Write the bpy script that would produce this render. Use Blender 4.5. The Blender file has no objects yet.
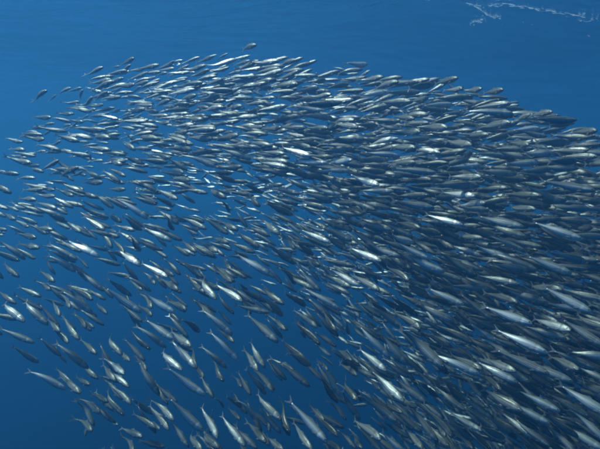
import bpy, math, random
import numpy as np
from mathutils import Vector, Matrix

random.seed(7)
rng = np.random.default_rng(7)
R = math.radians
scene = bpy.context.scene
col = scene.collection

# ------------------------------------------------------------------ camera
CAM_Z = -3.4                       # the camera hangs 3.4 m under the water surface
PITCH = R(1.0)
FPX = 520.0                        # focal length in pixels of the 600 x 449 photograph
cam_d = bpy.data.cameras.new('camera')
cam_d.sensor_width = 36.0
cam_d.lens = 36.0 * FPX / 600.0
cam_d.clip_start = 0.05
cam_d.clip_end = 1000.0
cam = bpy.data.objects.new('camera', cam_d)
cam.location = (0, 0, CAM_Z)
cam.rotation_euler = (R(90) + PITCH, 0, 0)
col.objects.link(cam)
scene.camera = cam
CAM = Matrix.Translation((0, 0, CAM_Z)) @ Matrix.Rotation(R(90) + PITCH, 4, 'X')

# ------------------------------------------------------------------ sky and sun
SUN_EL, SUN_AZ = R(66), R(284)     # azimuth clockwise from +Y (the viewing direction): high, from the left
world = bpy.data.worlds.new('World')
scene.world = world
world.use_nodes = True
wn = world.node_tree
sky = wn.nodes.new('ShaderNodeTexSky')
sky.sky_type = 'NISHITA'
sky.sun_disc = False
sky.sun_elevation = SUN_EL
sky.sun_rotation = SUN_AZ
bg = wn.nodes['Background']
bg.inputs['Strength'].default_value = 0.15
wn.links.new(sky.outputs[0], bg.inputs['Color'])

sun_d = bpy.data.lights.new('sun', 'SUN')
sun_d.energy = 4.4
sun_d.angle = R(6)          # the rippled surface spreads the sunlight
sun_d.color = (1.0, 0.95, 0.88)
sun = bpy.data.objects.new('sun', sun_d)
sdir = Vector((math.sin(SUN_AZ) * math.cos(SUN_EL), math.cos(SUN_AZ) * math.cos(SUN_EL), math.sin(SUN_EL)))
sun.rotation_euler = sdir.to_track_quat('Z', 'Y').to_euler()
sun.location = (0, 0, 8)
col.objects.link(sun)

scene.view_settings.view_transform = 'Standard'
scene.view_settings.look = 'None'
scene.view_settings.gamma = 1.0
scene.view_settings.exposure = 1.02
scene.view_settings.use_curve_mapping = False

scene.cycles.max_bounces = 6
scene.cycles.volume_bounces = 1
scene.cycles.diffuse_bounces = 2
scene.cycles.glossy_bounces = 2
scene.cycles.transparent_max_bounces = 8
scene.cycles.caustics_reflective = False
scene.cycles.caustics_refractive = False
scene.cycles.sample_clamp_indirect = 4.0
scene.cycles.use_denoising = True
scene.cycles.filter_width = 2.1

# ------------------------------------------------------------------ helpers
def tag(o, label=None, cat=None, group=None, kind=None):
    if label: o['label'] = label
    if cat: o['category'] = cat
    if group: o['group'] = group
    if kind: o['kind'] = kind
    return o

def new_mat(name):
    m = bpy.data.materials.new(name)
    m.use_nodes = True
    nt = m.node_tree
    nt.nodes.clear()
    out = nt.nodes.new('ShaderNodeOutputMaterial')
    return m, nt, out

def mesh_object(name, verts, faces, mat, parent=None, smooth=True):
    me = bpy.data.meshes.new(name)
    me.from_pydata(verts, [], faces)
    if smooth:
        me.polygons.foreach_set('use_smooth', [True] * len(me.polygons))
    me.materials.append(mat)
    o = bpy.data.objects.new(name, me)
    o.parent = parent
    col.objects.link(o)
    return o

# ------------------------------------------------------------------ the water: volume, surface, foam
m_haze, nt, out = new_mat('sea_water')
pv = nt.nodes.new('ShaderNodeVolumePrincipled')
pv.inputs['Color'].default_value = (0.029, 0.133, 0.308, 1)
pv.inputs['Absorption Color'].default_value = (0.03, 0.20, 0.27, 1)
pv.inputs['Density'].default_value = 0.17
pv.inputs['Anisotropy'].default_value = 0.42
nt.links.new(pv.outputs[0], out.inputs['Volume'])
B, ZB, ZT = 75.0, -48.0, 0.9
hv = [(x, y, z) for z in (ZB, ZT) for y in (-B, B) for x in (-B, B)]
hf = [(0, 2, 3, 1), (4, 5, 7, 6), (0, 1, 5, 4), (2, 6, 7, 3), (0, 4, 6, 2), (1, 3, 7, 5)]
haze = mesh_object('haze', hv, hf, m_haze, smooth=False)
tag(haze, 'clear blue sea water all round the school of fish', 'sea water', kind='stuff')

m_surf, nt, out = new_mat('water_surface')
fr = nt.nodes.new('ShaderNodeFresnel'); fr.inputs['IOR'].default_value = 1.333
tr = nt.nodes.new('ShaderNodeBsdfTransparent')
gl = nt.nodes.new('ShaderNodeBsdfGlossy'); gl.inputs['Roughness'].default_value = 0.06
gl.inputs['Color'].default_value = (0.95, 0.97, 1.0, 1)
mx = nt.nodes.new('ShaderNodeMixShader')
tc = nt.nodes.new('ShaderNodeTexCoord')
nz = nt.nodes.new('ShaderNodeTexNoise'); nz.inputs['Scale'].default_value = 3.5; nz.inputs['Detail'].default_value = 5
bp = nt.nodes.new('ShaderNodeBump'); bp.inputs['Strength'].default_value = 0.8; bp.inputs['Distance'].default_value = 0.15
mp = nt.nodes.new('ShaderNodeMapping'); mp.inputs['Scale'].default_value = (0.35, 1.0, 1.0)
nt.links.new(tc.outputs['Object'], mp.inputs['Vector']); nt.links.new(mp.outputs[0], nz.inputs['Vector'])
nt.links.new(nz.outputs['Fac'], bp.inputs['Height'])
nt.links.new(bp.outputs[0], gl.inputs['Normal'])
nt.links.new(fr.outputs[0], mx.inputs[0])
nt.links.new(tr.outputs[0], mx.inputs[1])
nt.links.new(gl.outputs[0], mx.inputs[2])
nt.links.new(mx.outputs[0], out.inputs['Surface'])

WAVES = []
for k in range(16):
    lam = 0.55 * 1.28 ** k * random.uniform(0.9, 1.1)
    lam = min(lam, 14.0)
    th = R(70) + random.gauss(0, 0.5)
    WAVES.append((2 * math.pi / lam * math.cos(th), 2 * math.pi / lam * math.sin(th), random.uniform(0, 6.28), 0.0115 * lam if lam < 4 else 0.020 * lam ** 0.5))
def wave_h(x, y):
    h = 0
    for kx, ky, p, a in WAVES:
        h = h + a * np.sin(kx * x + ky * y + p)
    return h
NX, NY = 260, 300
gx = np.linspace(-1, 1, NX); gx = 30 * gx * (0.35 + 0.65 * gx ** 2) * 1.6
gy = np.linspace(0, 1, NY); gy = -20 + 26 * gy + 44 * gy ** 3
X, Y = np.meshgrid(gx, gy)
Z = wave_h(X, Y)
sv = np.stack([X.ravel(), Y.ravel(), Z.ravel()], 1)
ii = np.arange((NY - 1) * (NX - 1)); rr, cc = ii // (NX - 1), ii % (NX - 1)
a = rr * NX + cc
sf = np.stack([a, a + 1, a + NX + 1, a + NX], 1)
surf = mesh_object('water_surface', sv.tolist(), sf.tolist(), m_surf)
tag(surf, 'rippled underside of the sea surface above the fish', 'water', kind='structure')

def ray_px(x, y):
    d = Vector(((x - 300.0) / FPX, -(y - 224.5) / FPX, -1.0))
    return CAM.to_3x3() @ d
def at_px(x, y, depth):
    return CAM.translation + ray_px(x, y) * depth

m_foam, nt, out = new_mat('foam')
df = nt.nodes.new('ShaderNodeBsdfDiffuse'); df.inputs['Color'].default_value = (0.4, 0.43, 0.45, 1)
tl = nt.nodes.new('ShaderNodeBsdfTranslucent'); tl.inputs['Color'].default_value = (0.28, 0.31, 0.33, 1)
mx = nt.nodes.new('ShaderNodeMixShader'); mx.inputs[0].default_value = 0.75
nt.links.new(df.outputs[0], mx.inputs[1]); nt.links.new(tl.outputs[0], mx.inputs[2])
nt.links.new(mx.outputs[0], out.inputs['Surface'])
# streaks of floating foam: wavy lines on the surface, (photo pixel polyline, number of flecks, spread)
fv, ff = [], []
def fleck(cx, cy, rx, ry, ang):
    n = 9
    b = len(fv)
    c, s = math.cos(ang), math.sin(ang)
    for lay, (k, dz) in enumerate(((1.0, 0.0), (0.55, -0.35))):
        for i in range(n):
            t = 2 * math.pi * i / n
            q = k * random.uniform(0.65, 1.15)
            ux, uy = rx * q * math.cos(t), ry * q * math.sin(t)
            x, y = cx + c * ux - s * uy, cy + s * ux + c * uy
            fv.append((x, y, float(wave_h(x, y)) - 0.012 + dz * min(rx, ry)))
    for i in range(n):
        j = (i + 1) % n
        ff.append((b + i, b + j, b + n + j, b + n + i))
    ff.append(tuple(b + n + i for i in range(n)))
def surface_hit(px, py):
    d = ray_px(px, py)
    t = -CAM_Z / d.z
    for _ in range(12):
        p = CAM.translation + d * t
        t += (float(wave_h(p.x, p.y)) - 0.02 - p.z) / d.z * 0.6
    return CAM.translation + d * t
STREAKS = [([(466, 4), (490, 6), (502, 4), (524, 7), (540, 10), (558, 13), (580, 16), (604, 17)], 64, 1.1),
           ([(474, 6), (482, 12), (490, 17), (499, 18)], 22, 1.0),
           ([(470, 24), (478, 21), (486, 19)], 12, 1.5),
           ([(580, 21), (592, 19), (604, 20)], 14, 1.2),
           ([(574, 40), (590, 34), (604, 40)], 2, 3.0),
           ([(414, 35), (430, 30)], 1, 2.5),
           ([(355, 15), (364, 19)], 1, 1.5),
           ([(500, 26), (520, 28), (540, 26)], 5, 3.0),
           ([(420, 2), (428, 0)], 4, 1.0)]
for poly, n, sp in STREAKS:
    for k in range(int(n * 1.1)):
        t = random.random() ** 0.8 * (len(poly) - 1.001)
        i = int(t); f = t - i
        px = poly[i][0] * (1 - f) + poly[i + 1][0] * f + random.gauss(0, 1.5)
        py = poly[i][1] * (1 - f) + poly[i + 1][1] * f + random.gauss(0, sp)
        p = surface_hit(px, py)
        r = min(0.014, 0.0026 * math.exp(random.gauss(0, 0.55))) 
        fleck(p.x, p.y, r * random.uniform(1.6, 7.0), r * 1.2, random.gauss(-0.2, 0.35))
def foam_line(poly, wid):
    pts = []
    for i in range(len(poly) - 1):
        for k in range(10):
            f = k / 10
            pts.append((poly[i][0] * (1 - f) + poly[i + 1][0] * f, poly[i][1] * (1 - f) + poly[i + 1][1] * f))
    prev = None
    ph1, ph2 = random.uniform(0, 6), random.uniform(0, 6)
    for i, (px, py) in enumerate(pts):
        w = wid * max(0.0, 0.55 + 0.6 * math.sin(i * 0.55 + ph1) + 0.5 * math.sin(i * 1.35 + ph2) + random.gauss(0, 0.2))
        if w < wid * 0.15:
            prev = None
            continue
        a_ = surface_hit(px, py + 0.5 * math.sin(i * 0.8 + ph2))
        b = len(fv)
        for dy in (-w, w):
            y = a_.y + dy
            fv.append((a_.x, y, float(wave_h(a_.x, y)) - 0.012))
        if prev is not None:
            ff.append((prev, prev + 1, b + 1, b))
        prev = b
for poly, n, sp in STREAKS[:4]:
    foam_line(poly, 0.012)
    foam_line([(x + 3, y + 1.6) for x, y in poly], 0.007)
foam = mesh_object('foam', fv, ff, m_foam)
tag(foam, 'broken white flecks of foam drifting in streaks on the surface', 'foam', kind='stuff')

# ------------------------------------------------------------------ fish materials
def fish_skin(name):
    m, nt, out = new_mat(name)
    N, L = nt.nodes, nt.links
    at = N.new('ShaderNodeAttribute'); at.attribute_name = 'fishmap'
    sep = N.new('ShaderNodeSeparateColor'); L.new(at.outputs['Color'], sep.inputs[0])
    oi = N.new('ShaderNodeObjectInfo')
    add = N.new('ShaderNodeMath'); add.operation = 'ADD'
    L.new(sep.outputs[2], add.inputs[0]); L.new(oi.outputs['Random'], add.inputs[1])
    osep = N.new('ShaderNodeSeparateColor'); L.new(oi.outputs['Color'], osep.inputs[0])   # red: skin lightness; single fish carry painted flank light and shade
    fra = N.new('ShaderNodeMath'); fra.operation = 'FRACT'; L.new(add.outputs[0], fra.inputs[0])
    # lengthwise streaks of scales
    cmb = N.new('ShaderNodeCombineXYZ')
    mu = N.new('ShaderNodeMath'); mu.operation = 'MULTIPLY'; mu.inputs[1].default_value = 2.2; L.new(sep.outputs[0], mu.inputs[0])
    mv = N.new('ShaderNodeMath'); mv.operation = 'MULTIPLY'; mv.inputs[1].default_value = 9.0; L.new(sep.outputs[1], mv.inputs[0])
    mr = N.new('ShaderNodeMath'); mr.operation = 'MULTIPLY'; mr.inputs[1].default_value = 57.0; L.new(fra.outputs[0], mr.inputs[0])
    L.new(mu.outputs[0], cmb.inputs[0]); L.new(mv.outputs[0], cmb.inputs[1]); L.new(mr.outputs[0], cmb.inputs[2])
    st = N.new('ShaderNodeTexNoise'); st.inputs['Scale'].default_value = 1.0; st.inputs['Detail'].default_value = 4.0
    L.new(cmb.outputs[0], st.inputs['Vector'])
    # height on the body: belly 0 .. back 1, wobbled a little
    wob = N.new('ShaderNodeMath'); wob.operation = 'MULTIPLY_ADD'; wob.inputs[1].default_value = 0.16; wob.inputs[2].default_value = -0.08
    L.new(st.outputs['Fac'], wob.inputs[0])
    hh = N.new('ShaderNodeMath'); hh.operation = 'ADD'; L.new(sep.outputs[1], hh.inputs[0]); L.new(wob.outputs[0], hh.inputs[1])
    rp = N.new('ShaderNodeValToRGB')
    e = rp.color_ramp.elements
    e[0].position = 0.0; e[0].color = (0.72, 0.74, 0.75, 1)
    e[1].position = 1.0; e[1].color = (0.16, 0.18, 0.15, 1)
    for p, c in ((0.40, (0.68, 0.69, 0.66)), (0.62, (0.56, 0.575, 0.54)), (0.74, (0.31, 0.335, 0.30)), (0.84, (0.18, 0.20, 0.17))):
        q = e.new(p); q.color = (*c, 1)
    L.new(hh.outputs[0], rp.inputs[0])
    # each fish a little lighter or darker
    var = N.new('ShaderNodeMapRange'); var.inputs['To Min'].default_value = 0.80; var.inputs['To Max'].default_value = 1.0
    L.new(fra.outputs[0], var.inputs['Value'])
    stv = N.new('ShaderNodeMapRange'); stv.inputs['From Min'].default_value = 0.3; stv.inputs['From Max'].default_value = 0.7
    stv.inputs['To Min'].default_value = 0.84; stv.inputs['To Max'].default_value = 1.08
    L.new(st.outputs['Fac'], stv.inputs['Value'])
    vm = N.new('ShaderNodeMath'); vm.operation = 'MULTIPLY'; L.new(stv.outputs[0], vm.inputs[1])
    pale = N.new('ShaderNodeMath'); pale.operation = 'MULTIPLY'  # painted flank light and far glints multiply in here
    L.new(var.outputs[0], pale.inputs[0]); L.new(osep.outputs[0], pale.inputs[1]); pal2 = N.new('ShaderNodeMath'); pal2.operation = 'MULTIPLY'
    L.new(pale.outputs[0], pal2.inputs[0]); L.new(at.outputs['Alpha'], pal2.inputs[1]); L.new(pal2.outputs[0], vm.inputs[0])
    # paler gill cover with a dark line behind it
    gr = N.new('ShaderNodeValToRGB'); gr.color_ramp.interpolation = 'LINEAR'
    ge = gr.color_ramp.elements
    ge[0].position = 0.0; ge[0].color = (0.8, 0.8, 0.8, 1); ge[1].position = 1.0; ge[1].color = (0.85, 0.85, 0.85, 1)
    for p, c in ((0.10, 1.0), (0.18, 1.15), (0.205, 0.80), (0.225, 0.82), (0.25, 0.95), (0.7, 0.95)):
        q = ge.new(p); q.color = (c, c, c, 1)
    L.new(sep.outputs[0], gr.inputs[0])
    vg = N.new('ShaderNodeMath'); vg.operation = 'MULTIPLY'; L.new(vm.outputs[0], vg.inputs[0]); L.new(gr.outputs[0], vg.inputs[1])
    sc = N.new('ShaderNodeVectorMath'); sc.operation = 'SCALE'; L.new(rp.outputs[0], sc.inputs[0]); L.new(vg.outputs[0], sc.inputs['Scale'])
    pb = N.new('ShaderNodeBsdfPrincipled')
    L.new(sc.outputs[0], pb.inputs['Base Color'])
    me = N.new('ShaderNodeMapRange'); me.inputs['From Min'].default_value = 0.80; me.inputs['From Max'].default_value = 0.45
    me.inputs['To Min'].default_value = 0.30; me.inputs['To Max'].default_value = 0.46
    L.new(hh.outputs[0], me.inputs['Value']); L.new(me.outputs[0], pb.inputs['Metallic'])
    ro = N.new('ShaderNodeMapRange'); ro.inputs['To Min'].default_value = 0.24; ro.inputs['To Max'].default_value = 0.46
    L.new(st.outputs['Fac'], ro.inputs['Value']); L.new(ro.outputs[0], pb.inputs['Roughness'])
    # rows of scales
    cs = N.new('ShaderNodeCombineXYZ')
    su = N.new('ShaderNodeMath'); su.operation = 'MULTIPLY'; su.inputs[1].default_value = 46.0; L.new(sep.outputs[0], su.inputs[0])
    sv_ = N.new('ShaderNodeMath'); sv_.operation = 'MULTIPLY'; sv_.inputs[1].default_value = 15.0; L.new(sep.outputs[1], sv_.inputs[0])
    L.new(su.outputs[0], cs.inputs[0]); L.new(sv_.outputs[0], cs.inputs[1]); L.new(mr.outputs[0], cs.inputs[2])
    vo = N.new('ShaderNodeTexVoronoi'); vo.inputs['Scale'].default_value = 1.0; L.new(cs.outputs[0], vo.inputs['Vector'])
    bs = N.new('ShaderNodeBump'); bs.inputs['Strength'].default_value = 0.10; bs.inputs['Distance'].default_value = 0.003
    L.new(vo.outputs['Distance'], bs.inputs['Height'])
    bm = N.new('ShaderNodeBump'); bm.inputs['Strength'].default_value = 0.45; bm.inputs['Distance'].default_value = 0.006
    L.new(bs.outputs[0], bm.inputs['Normal']); L.new(st.outputs['Fac'], bm.inputs['Height']); L.new(bm.outputs[0], pb.inputs['Normal'])
    L.new(pb.outputs[0], out.inputs['Surface'])
    return m

def simple(name, c, rough, metal=0.0, trans=0.0):
    m, nt, out = new_mat(name)
    pb = nt.nodes.new('ShaderNodeBsdfPrincipled')
    nz = nt.nodes.new('ShaderNodeTexNoise'); nz.inputs['Scale'].default_value = 60
    tcn = nt.nodes.new('ShaderNodeTexCoord'); nt.links.new(tcn.outputs['Object'], nz.inputs['Vector'])
    mp = nt.nodes.new('ShaderNodeMix'); mp.data_type = 'RGBA'
    mp.inputs['A'].default_value = (c[0] * 0.75, c[1] * 0.75, c[2] * 0.75, 1); mp.inputs['B'].default_value = (*c, 1)
    nt.links.new(nz.outputs['Fac'], mp.inputs['Factor']); nt.links.new(mp.outputs['Result'], pb.inputs['Base Color'])
    pb.inputs['Roughness'].default_value = rough
    pb.inputs['Metallic'].default_value = metal
    if trans:
        tl = nt.nodes.new('ShaderNodeBsdfTranslucent'); tl.inputs['Color'].default_value = (*c, 1)
        mx = nt.nodes.new('ShaderNodeMixShader'); mx.inputs[0].default_value = trans
        nt.links.new(pb.outputs[0], mx.inputs[1]); nt.links.new(tl.outputs[0], mx.inputs[2])
        cl = nt.nodes.new('ShaderNodeBsdfTransparent')
        m2 = nt.nodes.new('ShaderNodeMixShader'); m2.inputs[0].default_value = 0.35
        nt.links.new(mx.outputs[0], m2.inputs[1]); nt.links.new(cl.outputs[0], m2.inputs[2])
        nt.links.new(m2.outputs[0], out.inputs['Surface'])
    else:
        nt.links.new(pb.outputs[0], out.inputs['Surface'])
    return m

M_SKIN = fish_skin('fish_skin')
M_FIN = simple('fish_fin', (0.40, 0.43, 0.44), 0.35, 0.15, 0.4)
M_EYE = simple('fish_eye_silver', (0.75, 0.75, 0.70), 0.25, 0.4)
M_PUPIL = simple('fish_pupil', (0.01, 0.01, 0.012), 0.1)

# ------------------------------------------------------------------ fish shape (unit length, nose at x = 0.5, tail at x = -0.5, back up)
PROF = [(0.0, .012), (.015, .029), (.04, .045), (.08, .062), (.13, .077), (.19, .089), (.205, .092), (.22, .089), (.30, .096), (.38, .096), (.50, .081), (.60, .062), (.70, .042), (.78, .028), (.84, .018), (.875, .015)]
PS = np.array([p[0] for p in PROF]); PH = np.array([p[1] for p in PROF])
def bend(s, amp, ph):
    return amp * math.sin(2 * math.pi * (0.85 * s + ph)) * (0.25 + s * s) - amp * math.sin(2 * math.pi * ph) * 0.25
def fish_parts(amp, ph, nring, ss, gape=0.0):
    """verts/faces/fishmap for each part of one fish"""
    parts = {}
    P = lambda s, y, z: (0.5 - s, y + bend(s, amp, ph), z)
    v, f, c = [], [], []
    for s in ss:
        h = float(np.interp(s, PS, PH))
        w = h * float(np.interp(s, [0, .1, .22, .45, .75, .88], [.80, .72, .62, .56, .45, .30]))
        if .205 <= s < .23: w *= .93                     # the step behind the gill cover
        zc = float(np.interp(s, [0, .1, .4, .9], [-.006, 0, -.004, .004]))
        for i in range(nring):
            t = 2 * math.pi * i / nring
            st, ct = math.sin(t), math.cos(t)
            zz = h * st * (0.97 if st > 0 else 1.04)
            yy = w * math.copysign(abs(ct) ** 0.9, ct)
            if st < 0: yy *= 1 - 0.22 * st * st          # keeled belly
            v.append(P(s, yy, zc + zz)); c.append((s, 0.5 + 0.5 * st))
    n = nring
    for k in range(len(ss) - 1):
        for i in range(n):
            j = (i + 1) % n
            f.append((k * n + i, k * n + j, (k + 1) * n + j, (k + 1) * n + i))
    f.append(tuple(reversed(range(n)))); f.append(tuple((len(ss) - 1) * n + i for i in range(n)))
    parts['body'] = (v, f, c)
    def fin(outline, y0=0.0, th=.0022, ydir=None):
        v, f, c = [], [], []
        m = len(outline)
        for sgn in (1, -1):
            for (s, z, *k) in outline:
                off = (k[0] if k else 0.0)
                v.append(P(s, y0 + off + sgn * th, z)); c.append((s, 0.6))
        f.append(tuple(range(m))); f.append(tuple(reversed(range(m, 2 * m))))
        for i in range(m):
            j = (i + 1) % m
            f.append((i, i + m, j + m, j))
        return (v, f, c)
    def fin_fan(quads, th=.0022):
        """tail: quads each [(s,z)*4], joined"""
        V, F, C = [], [], []
        for q in quads:
            v, f, c = fin(q, th=th)
            b = len(V)
            V += v; C += c; F += [tuple(b + i for i in g) for g in f]
        return (V, F, C)
    parts['tail_fin'] = fin([(.865, .014), (.90, .034), (.945, .064), (.985, .086), (1.0, .087), (.955, .040), (.925, .004), (.955, -.040), (1.0, -.085), (.985, -.084), (.945, -.062), (.90, -.032), (.865, -.014)])
    parts['dorsal_fin'] = fin([(.40, .088), (.425, .104), (.445, .113), (.46, .111), (.485, .098), (.52, .087), (.545, .080), (.545, .068), (.40, .080)])
    parts['anal_fin'] = fin([(.66, -.056), (.685, -.068), (.70, -.068), (.73, -.054), (.79, -.038), (.80, -.026), (.66, -.046)])
    parts['pelvic_fin'] = fin([(.47, -.084), (.50, -.106), (.515, -.108), (.53, -.094), (.52, -.078)])
    for sgn, nm in ((1, 'pectoral_fin'), (-1, 'pectoral_fin_b')):
        w = .044
        parts[nm] = fin([(.215, -.040, sgn * w), (.25, -.066, sgn * (w + .008)), (.30, -.088, sgn * (w + .014)), (.312, -.084, sgn * (w + .014)), (.29, -.058, sgn * (w + .010)), (.245, -.032, sgn * w)], th=.0018)
    for sgn, nm in ((1, 'eye'), (-1, 'eye_b')):
        v, f, c = [], [], []
        s0, z0, y0 = .072, .012, .036
        rings = [(.0185, 0.0), (.0180, .35), (.0135, .75), (.0105, .86), (.004, 1.0)]
        for r, q in rings:
            for i in range(10):
                t = 2 * math.pi * i / 10
                v.append(P(s0 + r * math.cos(t), sgn * (y0 + .0095 * q), z0 + r * math.sin(t))); c.append((s0, .5))
        for k in range(len(rings) - 1):
            for i in range(10):
                j = (i + 1) % 10
                q = (k * 10 + i, k * 10 + j, (k + 1) * 10 + j, (k + 1) * 10 + i)
                f.append(q if sgn < 0 else q[::-1])
        q = tuple(40 + i for i in range(10)); f.append(q if sgn < 0 else q[::-1])
        parts[nm] = (v, f, c)
    return parts

SS_HI = [0, .008, .025, .05, .08, .12, .16, .20, .212, .235, .28, .34, .40, .47, .54, .61, .68, .74, .80, .85, .875]
SS_LO = [0, .02, .06, .12, .20, .30, .42, .55, .68, .78, .875]
BENDS = [(.01, .0), (.045, .05), (.045, .55), (.07, .30), (.07, .80), (.03, .2), (.04, .7), (.095, .1), (.095, .6), (.06, .45), (.11, .35), (.11, .85)]
HI = []
for vi, (am, ph) in enumerate(BENDS):
    d = {}
    for nm, (v, f, c) in fish_parts(am, ph, 16, SS_HI).items():
        me = bpy.data.meshes.new(nm.replace('_b', ''))
        me.from_pydata(v, [], f)
        if nm.startswith('eye'):
            me.materials.append(M_EYE); me.materials.append(M_PUPIL)
            for p in me.polygons:
                if p.index >= 20: p.material_index = 1
        else:
            me.materials.append(M_SKIN if nm == 'body' else M_FIN)
        if nm in ('body',) or nm.startswith('eye'):
            me.polygons.foreach_set('use_smooth', [True] * len(me.polygons))
        att = me.color_attributes.new('fishmap', 'FLOAT_COLOR', 'POINT')
        arr = np.zeros((len(v), 4), np.float32); arr[:, 0] = [q[0] for q in c]; arr[:, 1] = [q[1] for q in c]; arr[:, 3] = 1
        att.data.foreach_set('color', arr.ravel())
        d[nm] = me
    HI.append(d)

# ------------------------------------------------------------------ where the fish are
# read off the photograph tile by tile: tail x, tail y, head x, head y in fifths of a pixel from the tile's corner,
# and b / m / d for a flank that is turned to the light, neither, or away from it
T = {}
T[0, 40] = "415 178 512 135 b;440 245 572 205 m;147 303 232 252 m;238 308 278 275 m;284 275 352 238 b;383 305 415 250 m;460 305 535 258 b;388 335 460 285 m;395 352 475 345 m;168 390 250 385 m;145 435 222 430 b;215 435 270 415 m;340 445 388 410 b;402 390 434 378 b;505 300 600 282 m;550 262 605 238 m;500 380 545 362 m;545 370 600 345 m;500 410 525 400 m;560 138 590 132 d"
T[120, 40] = "-5 125 70 90 m;85 150 195 122 m;190 160 270 105 m;240 190 295 152 m;305 150 418 128 m;415 130 585 95 b;35 205 138 160 m;-10 190 45 155 m;60 230 140 205 m;-20 240 70 220 m;110 300 165 268 d;305 228 412 212 m;412 222 515 195 m;235 275 372 245 b;200 270 262 250 m;30 330 85 312 m;80 330 160 325 b;30 360 120 345 m;165 330 248 300 m;300 305 380 275 m;345 330 380 300 m;395 240 470 245 m;395 290 425 275 b;385 345 520 335 m;215 355 345 345 m;235 390 330 390 m;0 405 130 403 b;165 405 245 412 b;430 395 500 370 m;445 415 540 412 b;325 435 480 438 m;490 290 590 245 m;520 265 600 265 m;520 340 610 330 m;545 390 620 385 m"
T[240, 40] = "0 48 82 25 m;5 145 115 118 m;112 118 188 100 b;65 170 200 140 m;195 130 282 100 m;85 205 195 175 m;185 205 290 155 m;155 240 290 220 d;180 285 270 255 m;285 210 350 185 m;280 255 395 240 m;345 190 500 155 m;345 215 430 200 m;420 245 545 220 m;330 280 455 272 b;270 305 360 298 b;300 320 500 318 d;475 315 600 285 m;512 205 620 188 m;510 128 640 120 b;245 335 420 352 b;170 395 300 380 m;290 370 465 390 m;5 315 130 315 m;-15 260 60 262 b;115 345 200 340 m;30 355 115 350 m;5 410 70 405 d;70 240 155 235 m;470 405 570 400 b;450 370 520 355 m;200 440 330 435 m;30 440 110 435 m;330 440 440 440 m"
T[360, 40] = "-20 200 115 185 m;-20 222 62 218 m;60 240 190 210 m;195 215 345 198 b;235 240 370 225 m;370 220 485 192 m;-20 278 150 258 b;420 255 510 245 b;505 252 605 245 m;355 290 560 285 m;90 310 260 310 m;200 300 260 270 b;250 310 340 290 m;305 330 460 322 b;530 335 620 310 m;410 365 535 370 b;200 370 340 375 m;0 340 130 345 m;160 380 270 395 m;20 395 200 410 m;340 375 430 368 d;230 420 340 415 m;300 440 430 435 d;-20 420 90 430 m;430 440 520 425 m;540 430 600 420 b"
T[480, 40] = "15 265 112 250 m;-40 335 150 320 m;-80 350 160 372 b;155 395 260 375 m;235 372 355 362 m;260 395 465 405 m;-50 415 95 402 m;-20 440 145 415 m;335 430 460 415 d;-30 310 28 305 m"
T[0, 120] = "30 185 150 215 m;130 85 215 95 m;35 100 108 108 b;45 135 120 150 b;165 160 225 155 b;275 75 390 105 m;335 65 460 92 m;245 125 300 105 b;285 155 360 160 b;250 155 300 160 m;425 130 550 150 m;395 190 440 155 b;460 85 550 90 m;440 230 450 170 m;200 265 288 200 b;240 280 308 250 m;290 285 388 235 m;80 290 172 290 b;0 265 90 270 m;-40 310 50 365 m;120 355 210 345 m;205 340 270 350 m;275 340 365 380 m;300 305 422 368 b;260 375 362 440 b;480 370 565 440 m;510 250 600 310 m;420 250 500 290 m;415 315 510 310 m;85 385 175 400 m;60 415 125 440 b;180 410 280 445 m;530 190 610 225 m;220 310 265 320 b;180 370 270 380 d;355 290 410 255 m;200 80 250 55 m;560 150 620 165 m;150 240 215 260 d"
T[120, 120] = "0 235 135 262 b;90 85 172 90 m;180 92 225 95 m;240 75 330 95 m;245 85 330 115 m;210 140 355 150 b;170 165 250 190 m;320 55 480 45 m;340 90 460 92 m;480 90 590 75 m;10 100 75 150 m;-20 155 40 165 b;300 170 480 235 b;260 310 400 360 b;440 340 530 390 d;190 350 285 395 m;180 370 265 435 m;60 290 190 360 m;270 290 350 300 d;300 205 370 230 d;255 240 320 265 d;500 200 600 235 m;470 275 575 305 m;440 260 560 268 d;460 130 530 120 m;400 300 430 270 b;340 165 460 150 m;-25 380 135 495 b"
T[240, 120] = "110 50 205 35 m;200 40 330 38 m;320 50 460 65 d;0 60 140 72 m;30 105 160 130 m;200 135 358 180 b;265 110 432 125 m;95 155 230 170 m;380 160 580 140 m;270 205 445 215 b;430 210 558 200 b;40 240 180 255 b;90 210 240 238 m;280 255 450 300 m;345 330 510 375 b;0 315 115 365 m;150 335 300 370 m;120 400 260 445 b;300 360 460 400 m;430 115 590 105 d;440 410 600 420 m;20 370 100 430 m;300 400 430 440 m;470 20 590 35 m"
T[360, 120] = "15 150 200 185 b;150 55 300 60 m;200 100 345 95 m;265 145 400 165 b;150 135 275 140 m;220 20 330 15 m;270 35 435 40 m;425 105 555 125 m;310 60 485 70 m;0 75 80 75 d;155 215 275 212 m;270 220 440 215 d;430 240 600 225 b;450 285 600 285 m;-60 270 95 325 b;155 240 380 265 m;140 350 270 385 m;350 320 590 330 m;400 360 570 380 b;150 400 355 430 m;230 290 360 300 d;475 420 620 415 b;0 190 130 200 m;-20 250 130 260 m;360 380 470 390 m;500 85 640 75 m;270 390 360 375 m;490 200 560 160 d"
T[480, 120] = "-20 45 140 25 m;170 55 330 85 b;165 42 295 45 b;285 110 440 115 m;420 85 565 80 m;460 60 575 55 m;430 130 520 125 d;210 160 370 165 b;370 150 535 150 b;400 180 575 185 m;345 205 480 205 d;125 215 290 212 b;380 235 530 270 b;20 235 205 245 m;10 265 200 285 m;220 255 350 245 m;300 300 560 355 m;-30 165 130 180 b;220 320 400 415 m;340 290 430 295 d;-20 345 135 340 d;100 370 300 380 d;130 110 240 125 m;260 125 330 140 m;520 220 660 215 m;500 400 660 405 m;420 300 520 310 m"
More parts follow.
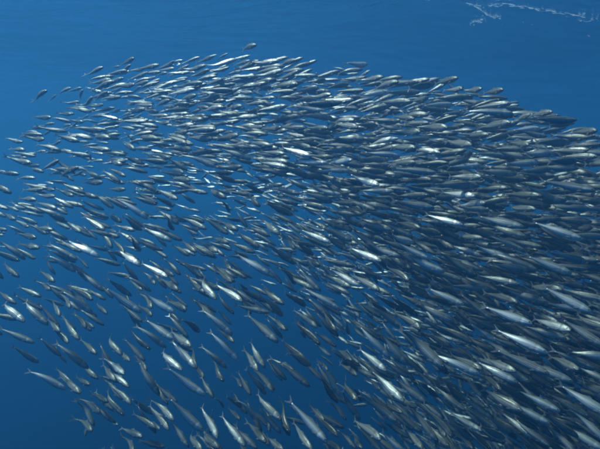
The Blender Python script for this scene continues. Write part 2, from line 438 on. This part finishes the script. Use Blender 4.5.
T[0, 200] = "330 185 490 285 b;240 210 380 300 m;240 270 375 360 b;380 20 540 90 m;420 80 520 150 b;490 150 560 240 m;160 15 315 95 m;10 60 75 100 m;145 35 205 65 b;70 30 125 45 b;-10 180 120 300 m;-40 140 30 150 m;80 100 140 135 m;175 130 260 150 m;80 165 175 190 m;90 215 190 240 m;110 270 175 290 b;10 310 90 385 m;230 300 300 310 d;540 60 605 110 m;575 190 620 270 m;200 350 270 410 d;230 60 330 110 m"
T[120, 200] = "280 80 430 145 m;420 85 540 170 m;225 70 290 110 m;25 180 105 250 m;110 130 255 205 b;-20 235 100 330 b;110 315 235 385 b;115 355 175 420 m;360 345 455 450 b;440 305 575 410 m;390 205 490 260 m;445 180 545 215 m;340 160 380 200 d;480 100 590 150 m;210 75 270 150 d;300 200 380 260 d;345 385 400 440 m;195 390 290 450 m;270 290 315 325 d;0 85 110 150 m;470 350 560 410 d;500 0 550 60 m;200 330 270 380 d;500 290 560 350 d;560 240 640 290 b"
T[240, 200] = "290 140 455 215 b;90 90 198 170 m;-20 155 95 235 d;-30 250 150 378 b;125 10 265 75 m;420 50 580 75 m;395 130 560 205 m;430 335 600 430 b;325 285 400 330 m;270 210 370 275 m;210 190 275 245 m;240 370 370 445 m;540 235 705 305 b;400 295 570 330 d;30 130 150 180 d;470 120 560 150 d;190 330 280 420 d"
T[360, 200] = "-10 105 160 150 m;150 165 268 215 b;160 205 345 295 b;215 265 420 360 b;320 70 510 125 b;140 320 240 400 m;190 290 330 370 m;150 5 370 40 m;250 375 350 410 m;170 110 300 140 d;380 250 580 380 d;480 330 640 370 m;-40 370 95 450 m;240 400 320 450 m;480 180 610 190 m;400 80 540 90 m;20 50 150 90 d;350 160 520 230 d;160 280 250 340 m"
T[480, 200] = "-20 75 210 135 m;30 120 225 185 m;260 100 500 200 b;230 275 445 365 b;-20 320 145 415 b;70 320 235 350 m;500 235 680 235 m;350 255 520 310 m;430 325 620 345 d;140 35 270 45 m;360 75 495 85 m;160 220 280 250 d;110 60 260 95 d;450 140 550 140 m;540 270 640 310 d;400 415 510 430 b;240 430 400 445 m;380 35 540 45 m"
T[0, 280] = "95 30 200 85 b;305 45 458 165 b;115 95 235 225 m;10 105 118 210 b;-30 45 75 120 m;-40 160 80 200 m;0 235 165 318 m;60 325 190 415 m;275 235 340 315 m;305 180 395 300 m;275 305 440 445 m;265 100 300 180 d;360 25 460 100 d;380 160 430 240 d;515 30 705 165 b;535 270 610 375 m;515 385 620 470 b;400 290 480 370 d;420 190 470 240 d;480 110 535 170 d;230 190 300 260 d;180 0 250 50 d;300 60 350 140 d"
T[120, 280] = "105 50 275 168 b;350 85 480 200 m;400 140 562 275 b;120 190 270 300 b;75 220 230 340 m;260 300 375 435 b;240 250 355 330 m;440 250 595 405 b;400 325 535 440 m;15 285 125 405 m;195 345 310 450 b;-20 345 50 405 m;400 -20 480 95 b;480 20 610 105 b;190 -20 305 65 m;240 100 330 150 d;300 190 400 260 d;480 60 570 170 d;50 0 110 50 d;70 370 135 450 m;490 240 570 310 d;340 330 385 440 d;345 0 420 60 m;100 60 160 140 m;100 120 160 180 d"
T[240, 280] = "30 165 190 310 m;100 70 215 180 m;270 145 385 235 m;230 60 330 130 d;270 200 400 320 d;310 30 500 150 b;430 10 550 70 b;510 200 550 270 b;230 360 355 425 m;150 390 270 450 b;40 300 125 435 m;330 80 470 210 m;400 150 480 250 d;460 340 560 400 d;550 190 610 250 m;100 35 220 120 d;200 290 330 400 d;500 400 590 450 d;380 400 440 450 m;0 10 50 80 d;160 180 230 250 m;10 340 90 450 m"
T[360, 280] = "45 120 210 235 m;190 230 420 440 m;-15 220 150 390 b;-10 340 130 450 b;90 255 235 420 m;270 110 465 205 m;420 80 620 140 b;365 370 590 465 b;420 330 550 395 m;180 155 300 240 d;40 100 140 170 d;120 280 185 320 m;140 75 290 180 d;370 215 560 310 d;450 140 540 180 m;230 20 340 75 m;450 370 600 440 m;300 250 450 330 d;320 100 390 130 b"
T[480, 280] = "315 30 540 155 b;395 40 640 105 m;10 130 250 215 b;70 240 325 360 b;240 150 385 210 m;265 195 440 245 b;470 170 650 245 m;440 365 660 378 b;70 345 330 460 m;330 260 440 295 m;440 250 540 310 m;100 300 200 380 d;360 350 560 440 d;340 385 480 440 m;550 120 680 180 d;0 390 170 450 m;180 60 300 120 d;20 60 180 110 d;250 310 400 360 d"
T[0, 359] = "140 50 325 155 b;295 80 400 170 m;380 10 490 100 m;510 90 610 200 m;520 150 620 280 m;390 190 500 270 d;370 290 460 360 d;450 170 540 215 d;540 305 590 330 d;370 85 450 130 d;500 20 580 110 d"
T[120, 359] = "80 0 200 180 m;220 35 430 185 b;230 185 420 360 b;145 195 270 305 m;150 225 245 350 m;395 80 470 190 b;415 235 490 390 b;500 275 625 430 b;-40 120 55 225 m;60 265 180 345 m;0 340 110 390 b;340 365 410 450 m;380 375 470 450 b;445 0 520 110 m;540 180 610 240 m;-50 60 45 140 b;90 400 220 440 d;540 240 600 300 m;360 20 420 90 d;470 190 520 240 d;410 360 495 440 m;130 300 200 350 d;560 80 610 140 d;10 380 70 460 d"
T[240, 359] = "35 45 130 175 m;75 165 205 300 m;60 20 165 160 m;200 280 250 380 b;180 200 250 360 d;235 200 435 410 b;370 270 490 380 d;400 20 500 185 b;380 80 490 215 d;345 225 420 300 m;-20 200 80 300 b;120 385 215 450 m;520 95 580 200 d;500 20 585 80 d;500 150 600 300 m;250 310 360 445 m;540 370 610 440 d;410 400 500 450 m;20 310 130 410 d;190 10 350 135 m;560 140 610 210 d"
T[360, 359] = "45 50 215 205 b;0 170 185 310 m;230 230 385 405 m;115 365 240 490 b;450 270 600 350 b;390 85 495 160 m;300 125 385 185 m;220 340 310 440 m;355 300 425 380 m;450 315 560 400 m;-20 300 100 395 m;540 180 620 235 b;480 380 560 440 d;350 0 440 70 m;30 100 100 150 d;120 200 210 265 m;400 120 520 200 d;560 110 640 175 m"
T[480, 359] = "200 10 450 105 m;400 130 640 275 b;450 250 630 410 b;0 150 200 250 m;130 185 310 270 m;-20 5 60 80 m;-20 70 100 150 d;230 130 295 195 m;510 115 640 170 m;280 360 335 400 b;490 390 590 445 m;0 340 120 390 m;100 330 180 390 d;430 380 480 420 m;320 280 480 380 d;40 290 150 360 m;420 30 610 60 m;240 400 340 450 d;380 200 460 260 d"
SEEN = []
for (x0, y0), s in T.items():
    for q in s.split(';'):
        a_, b_, c_, d_, t_ = q.split()
        SEEN.append((x0 + float(a_) / 5, y0 + float(b_) / 5, x0 + float(c_) / 5, y0 + float(d_) / 5, t_))

FISH_L = 0.20
TOP = [(-60, 210), (0, 160), (30, 97), (75, 76), (130, 58), (240, 46), (360, 66), (440, 78), (500, 92), (530, 108), (575, 120), (600, 130), (680, 150)]
TX = [p[0] for p in TOP]; TY = [p[1] for p in TOP]
def full_px(x, y):
    """length in photo pixels of a fish broadside on, in the near layer of the school"""
    a = np.interp(x, [0, 150, 350, 600], [34, 35, 38, 43])
    b = np.interp(y, [60, 200, 330, 449], [-1.5, 0, 3.5, 6.5])
    return float(a + b)
def flow_angle(x, y):
    """swimming direction in the picture plane, degrees, nose-down positive"""
    l = np.interp(y, [60, 100, 130, 180, 220, 300, 400, 449], [-20, -14, 2, 14, 26, 38, 46, 50])
    m = np.interp(y, [60, 100, 130, 180, 220, 300, 400, 449], [-14, -3, 3, 12, 22, 38, 48, 50])
    r = np.interp(y, [60, 100, 150, 200, 250, 300, 400, 449], [-6, -3, 1, 6, 14, 20, 28, 34])
    return float(np.interp(x, [60, 300, 520], [l, m, r]))

FISH = []        # dict: pos, fwd, up, L, variant, px, tone
SEG_A, SEG_B = np.zeros((9000, 3)), np.zeros((9000, 3))
def clear_of(p, fw, L, margin=1.0):
    """no other fish's spine comes too near this one's"""
    if not FISH: return True
    A, Bq = SEG_A[:len(FISH)], SEG_B[:len(FISH)]
    c = np.array(p); mid = (A + Bq) / 2
    near = np.where(((mid - c) ** 2).sum(1) < (L * 1.3) ** 2)[0]
    if len(near) == 0: return True
    f = np.array(fw)
    ts = np.linspace(-.45, .45, 9)
    mine = c + f * L * ts[:, None]
    k = np.linspace(0.05, .95, 9)
    oth = A[near][:, None, :] * (1 - k[None, :, None]) + Bq[near][:, None, :] * k[None, :, None]
    dd = ((mine[None, :, None, :] - oth[:, None, :, :]) ** 2).sum(-1)
    return dd.min() > (0.040 * margin) ** 2
CR = CAM.to_3x3()
def add_fish(xt, yt, xh, yh, tone, depth_scale=1.0, yaw=None, L=None, tries=14, jit=0.14, lean=None, pale=1.0):
    cx, cy = (xt + xh) / 2, (yt + yh) / 2
    lp = math.hypot(xh - xt, yh - yt)
    ok = None
    for k in range(tries):
        Lf = L or FISH_L * random.uniform(0.93, 1.08)
        d = FPX * FISH_L / full_px(cx, cy) * depth_scale * (1 + random.uniform(-jit, jit) * (1 + 0.06 * k))
        F = FPX * Lf / d
        ratio = lp / F
        if yaw is None:
            if ratio > 0.985:
                th = random.uniform(-.1, .1); d = FPX * Lf * math.cos(th) / lp
            else:
                th = math.acos(max(ratio, 0.45)); th = min(th, R(58)); d = FPX * Lf * math.cos(th) / lp
                d = min(d, FPX * FISH_L / full_px(cx, cy) * 1.9)
                away = random.random() < np.interp(cx, [0, 150, 350], [0.03, 0.1, 0.35])
                if away: th = -th
        else:
            th = yaw
        e = Vector(((xh - xt) / lp, -(yh - yt) / lp, 0.0))
        fw_c = (e * math.cos(th) + Vector((0, 0, 1)) * math.sin(th))
        # the picture direction is meant at the fish's own line of sight
        ray = Vector(((cx - 300) / FPX, -(cy - 224.5) / FPX, -1)).normalized()
        rot = Vector((0, 0, -1)).rotation_difference(ray)
        fw = (CR @ (rot @ fw_c)).normalized()
        p = at_px(cx, cy, d)
        if p.z > -0.6: continue
        ok = (p, fw, Lf, d)
        if clear_of(p, fw, Lf): break
    else:
        if depth_scale != 1.0: return None
    if ok is None: return None
    p, fw, Lf, d = ok
    up = Vector((0, 0, 1)); up = (up - fw * up.dot(fw)).normalized()
    tocam = (CAM.translation - p).normalized()
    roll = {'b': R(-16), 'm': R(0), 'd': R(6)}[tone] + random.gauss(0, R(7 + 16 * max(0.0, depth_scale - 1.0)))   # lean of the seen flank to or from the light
    if lean is not None: roll = lean
    roll -= R(float(np.interp(cx, [0, 230, 420], [20, 13, 0])))      # the fish bank into the turn the school is making
    side = fw.cross(up)
    sg = 1.0 if side.dot(tocam) > 0 else -1.0
    up = (up * math.cos(roll) + side * sg * math.sin(roll)).normalized()
    FISH.append(dict(pale=pale, gy=random.uniform(.80, 1.05), gz=random.uniform(.77, .96), p=p, fw=fw, up=up, L=Lf, d=d, v=random.randrange(len(BENDS)), seg=(xt, yt, xh, yh), px=lp, tone=tone, cx=cx, cy=cy))
    SEG_A[len(FISH) - 1] = p - fw * Lf * .45; SEG_B[len(FISH) - 1] = p + fw * Lf * .45
    return FISH[-1]

for q in SEEN:
    add_fish(*q)
N_SEEN = len(FISH)

# the deeper layers of the school behind the fish one can pick out
def top_y(x): return float(np.interp(x, TX, TY))
def density(x, y):
    t = top_y(x)
    if y < t + 6: return 0.0
    bot = np.interp(x, [-40, 0, 40, 75, 110, 200], [330, 345, 385, 425, 470, 520])
    if y > bot - 10: return 0.0
    # how far right of the open blue wedge in the lower middle
    edge = np.interp(y, [60, 130, 200, 260, 320, 380, 449], [100, 110, 200, 250, 330, 365, 385])
    k = float(np.interp(x - edge, [-140, -60, 0, 60, 140, 260], [0.11, 0.15, 0.27, 0.70, 1.0, 1.0]))
    if x - edge < 0: k *= float(np.interp(y, [250, 330], [1.0, 0.4]))
    if x < 170 and y < 240: k = min(1.0, k * 1.5)
    k *= float(np.interp(y - t, [0, 14, 40, 90], [0.12, 0.4, 0.85, 1.0]))
    return k
def edge_x(y): return float(np.interp(y, [60, 130, 200, 260, 320, 380, 449], [100, 110, 200, 250, 330, 365, 385]))
n_fill, tries = 0, 0
while n_fill < 4500 and tries < 80000:
    tries += 1
    x, y = random.uniform(-45, 655), random.uniform(48, 500)
    k = density(x, y)
    if random.random() > k: continue
    off = x - edge_x(y)
    lean = None
    glint = 1.0
    inner = 170 < y and -30 < off < 130          # the hollow where one sees through to the far side of the school
    if inner and random.random() < 0.8:
        ds = random.uniform(1.6, 2.4)
        if random.random() < 0.65: lean = R(-42) + random.gauss(0, R(15)); glint = 1.4  # lightened skin paints a glint on these far fish
    elif off > 90:
        ds = 1.03 + random.random() ** 1.6 * 1.1
    else:
        ds = 1.06 + random.random() ** 1.3 * (1.4 * (0.4 + 0.6 * k))
    if y < 175: ds = min(ds, 1.9)
    ang = R(flow_angle(x, y) + random.gauss(0, 8 + 8 * (ds - 1)))
    yw = R(float(np.interp(x, [0, 200, 400, 600], [48, 34, 14, 4])) * float(np.interp(y, [130, 330], [1.0, 0.45]))) + random.gauss(0, R(12))
    lp = full_px(x, y) / ds * math.cos(yw)
    hx, hy = math.cos(ang) * lp / 2, math.sin(ang) * lp / 2
    f = add_fish(x - hx, y - hy, x + hx, y + hy, random.choice('bmmmdd'), depth_scale=ds, yaw=yw, tries=2, jit=0.03, lean=lean, pale=glint)
    if f: n_fill += 1

# which ones show largest: an id picture of the fish as seen from here, near over far
W_, H_ = 600, 449
idb = np.full((H_, W_), -1, int)
order = sorted(range(len(FISH)), key=lambda i: -FISH[i]['d'])
yy, xx = np.mgrid[0:H_, 0:W_]
for i in order:
    f = FISH[i]
    xt, yt, xh, yh = f['seg']
    hw = 0.5 * 0.19 * FPX * f['L'] / f['d']
    x0, x1 = int(max(0, min(xt, xh) - hw)), int(min(W_, max(xt, xh) + hw + 1))
    y0, y1 = int(max(0, min(yt, yh) - hw)), int(min(H_, max(yt, yh) + hw + 1))
    if x1 <= x0 or y1 <= y0: continue
    X_, Y_ = xx[y0:y1, x0:x1], yy[y0:y1, x0:x1]
    l = max(f['px'], 1); ex, ey = (xh - xt) / l, (yh - yt) / l
    u = ((X_ - f['cx']) * ex + (Y_ - f['cy']) * ey) / (l / 2)
    v = (-(X_ - f['cx']) * ey + (Y_ - f['cy']) * ex) / hw
    m = (u * u + v * v) < 1
    idb[y0:y1, x0:x1][m] = i
shown = np.bincount(idb[idb >= 0].ravel(), minlength=len(FISH))
rank = sorted(range(len(FISH)), key=lambda i: -shown[i])
NEAR = set(rank[:300])

def frame(f):
    fw, up = f['fw'], f['up']
    side = up.cross(fw)
    M = Matrix((fw, side, up)).transposed().to_4x4() @ Matrix.Diagonal((f['L'], f['L'] * f['gy'], f['L'] * f['gz'], 1))
    M.translation = f['p']
    return M

# ------------------------------------------------------------------ the fish one can tell apart
def label_for(f):
    a = math.degrees(math.atan2(f['seg'][3] - f['seg'][1], f['seg'][2] - f['seg'][0]))
    if a < -14: tilt = 'nose tipped up'
    elif a < 6: tilt = 'swimming level'
    elif a < 24: tilt = 'nose dipped slightly'
    elif a < 38: tilt = 'slanting downward'
    else: tilt = 'diving steeply'
    cx, cy = f['cx'], f['cy']
    t = top_y(cx)
    b = np.interp(cx, [0, 40, 75, 110], [330, 380, 425, 470])
    edge = np.interp(cy, [60, 130, 200, 260, 320, 380, 449], [60, 90, 190, 240, 330, 365, 385])
    if cy < t + 6: z = "on the school's upper rim"
    elif cy < t + 34: z = "just below the school's upper rim"
    elif cy > b - 60 and cx < 140: z = "on the school's lower rear fringe"
    elif cx < edge - 90: z = "in the school's loose rear"
    elif cx < edge + 30: z = 'where loose rear meets packed middle'
    elif cx < 470: z = "in the school's packed middle"
    else: z = "in the school's crowded front"
    short = f['px'] / (FPX * f['L'] / f['d']) < 0.72
    c = {'b': 'brightly lit silver', 'm': 'grey silver', 'd': 'shaded grey'}[f['tone']]
    view = f'foreshortened {c} fish' if short else f'slim {c} fish seen broadside'
    return f'{view}, {tilt}, {z}'

LIT_TONE = {'b': 1.2, 'm': 0.80, 'd': 0.55}
PART_LIST = ['body', 'tail_fin', 'dorsal_fin', 'anal_fin', 'pelvic_fin', 'pectoral_fin', 'pectoral_fin_b', 'eye', 'eye_b']
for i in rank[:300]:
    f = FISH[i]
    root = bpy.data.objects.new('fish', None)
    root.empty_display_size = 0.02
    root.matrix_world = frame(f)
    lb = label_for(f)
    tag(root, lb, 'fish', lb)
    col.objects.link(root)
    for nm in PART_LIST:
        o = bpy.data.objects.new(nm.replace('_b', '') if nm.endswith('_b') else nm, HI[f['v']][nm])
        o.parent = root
        o.color = (LIT_TONE[f['tone']], 1, 1, 1)
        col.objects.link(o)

# ------------------------------------------------------------------ the rest of the school, one mesh
LO = []
for am, ph in BENDS:
    pr = fish_parts(am, ph, 10, SS_LO)
    V, F3, F4, MI, C = [], [], [], [], []
    loops, starts, totals, mats = [], [], [], []
    for nm in ('body', 'tail_fin', 'dorsal_fin', 'pectoral_fin', 'pectoral_fin_b', 'eye', 'eye_b'):
        v, f, c = pr[nm]
        b = len(V)
        V += v; C += c
        for k, g in enumerate(f):
            starts.append(len(loops)); totals.append(len(g)); loops += [b + q for q in g]
            mats.append(0 if nm == 'body' else (1 if 'fin' in nm else (3 if k >= 20 else 2)))
    LO.append((np.array(V, np.float64), np.array(C, np.float32), np.array(loops), np.array(starts), np.array(totals), np.array(mats)))
VV, CC, LL, ST, TO, MA = [], [], [], [], [], []
nv = nl = 0
for i, f in enumerate(FISH):
    if i in NEAR: continue
    V, C, lo, st, to, ma = LO[f['v']]
    M = np.array(frame(f))
    VV.append(V @ M[:3, :3].T + M[:3, 3])
    c4 = np.ones((len(V), 4), np.float32); c4[:, :2] = C; c4[:, 2] = random.random(); c4[:, 3] = f['pale']  # alpha: the glint painted into the skin
    CC.append(c4)
    LL.append(lo + nv); ST.append(st + nl); TO.append(to); MA.append(ma)
    nv += len(V); nl += len(lo)
VV = np.concatenate(VV); CC = np.concatenate(CC); LL = np.concatenate(LL); ST = np.concatenate(ST); TO = np.concatenate(TO); MA = np.concatenate(MA)
me = bpy.data.meshes.new('fish_school')
me.vertices.add(len(VV)); me.vertices.foreach_set('co', VV.astype(np.float32).ravel())
me.loops.add(len(LL)); me.loops.foreach_set('vertex_index', LL.astype(np.int32))
me.polygons.add(len(ST)); me.polygons.foreach_set('loop_start', ST.astype(np.int32)); me.polygons.foreach_set('loop_total', TO.astype(np.int32))
me.update(calc_edges=True)
for mm in (M_SKIN, M_FIN, M_EYE, M_PUPIL): me.materials.append(mm)
me.polygons.foreach_set('material_index', MA.astype(np.int32))
me.polygons.foreach_set('use_smooth', (MA != 1))
att = me.color_attributes.new('fishmap', 'FLOAT_COLOR', 'POINT')
att.data.foreach_set('color', CC.ravel())
me.validate()
sch = bpy.data.objects.new('fish_school', me)
col.objects.link(sch)
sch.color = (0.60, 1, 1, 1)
tag(sch, 'countless smaller and half hidden silver fish filling the depth of the school', 'fish school', kind='stuff')
print('FISH', len(FISH), 'seen', N_SEEN, 'fill', n_fill, 'shown at rank 300:', shown[rank[299]], 'stuff verts', len(VV))
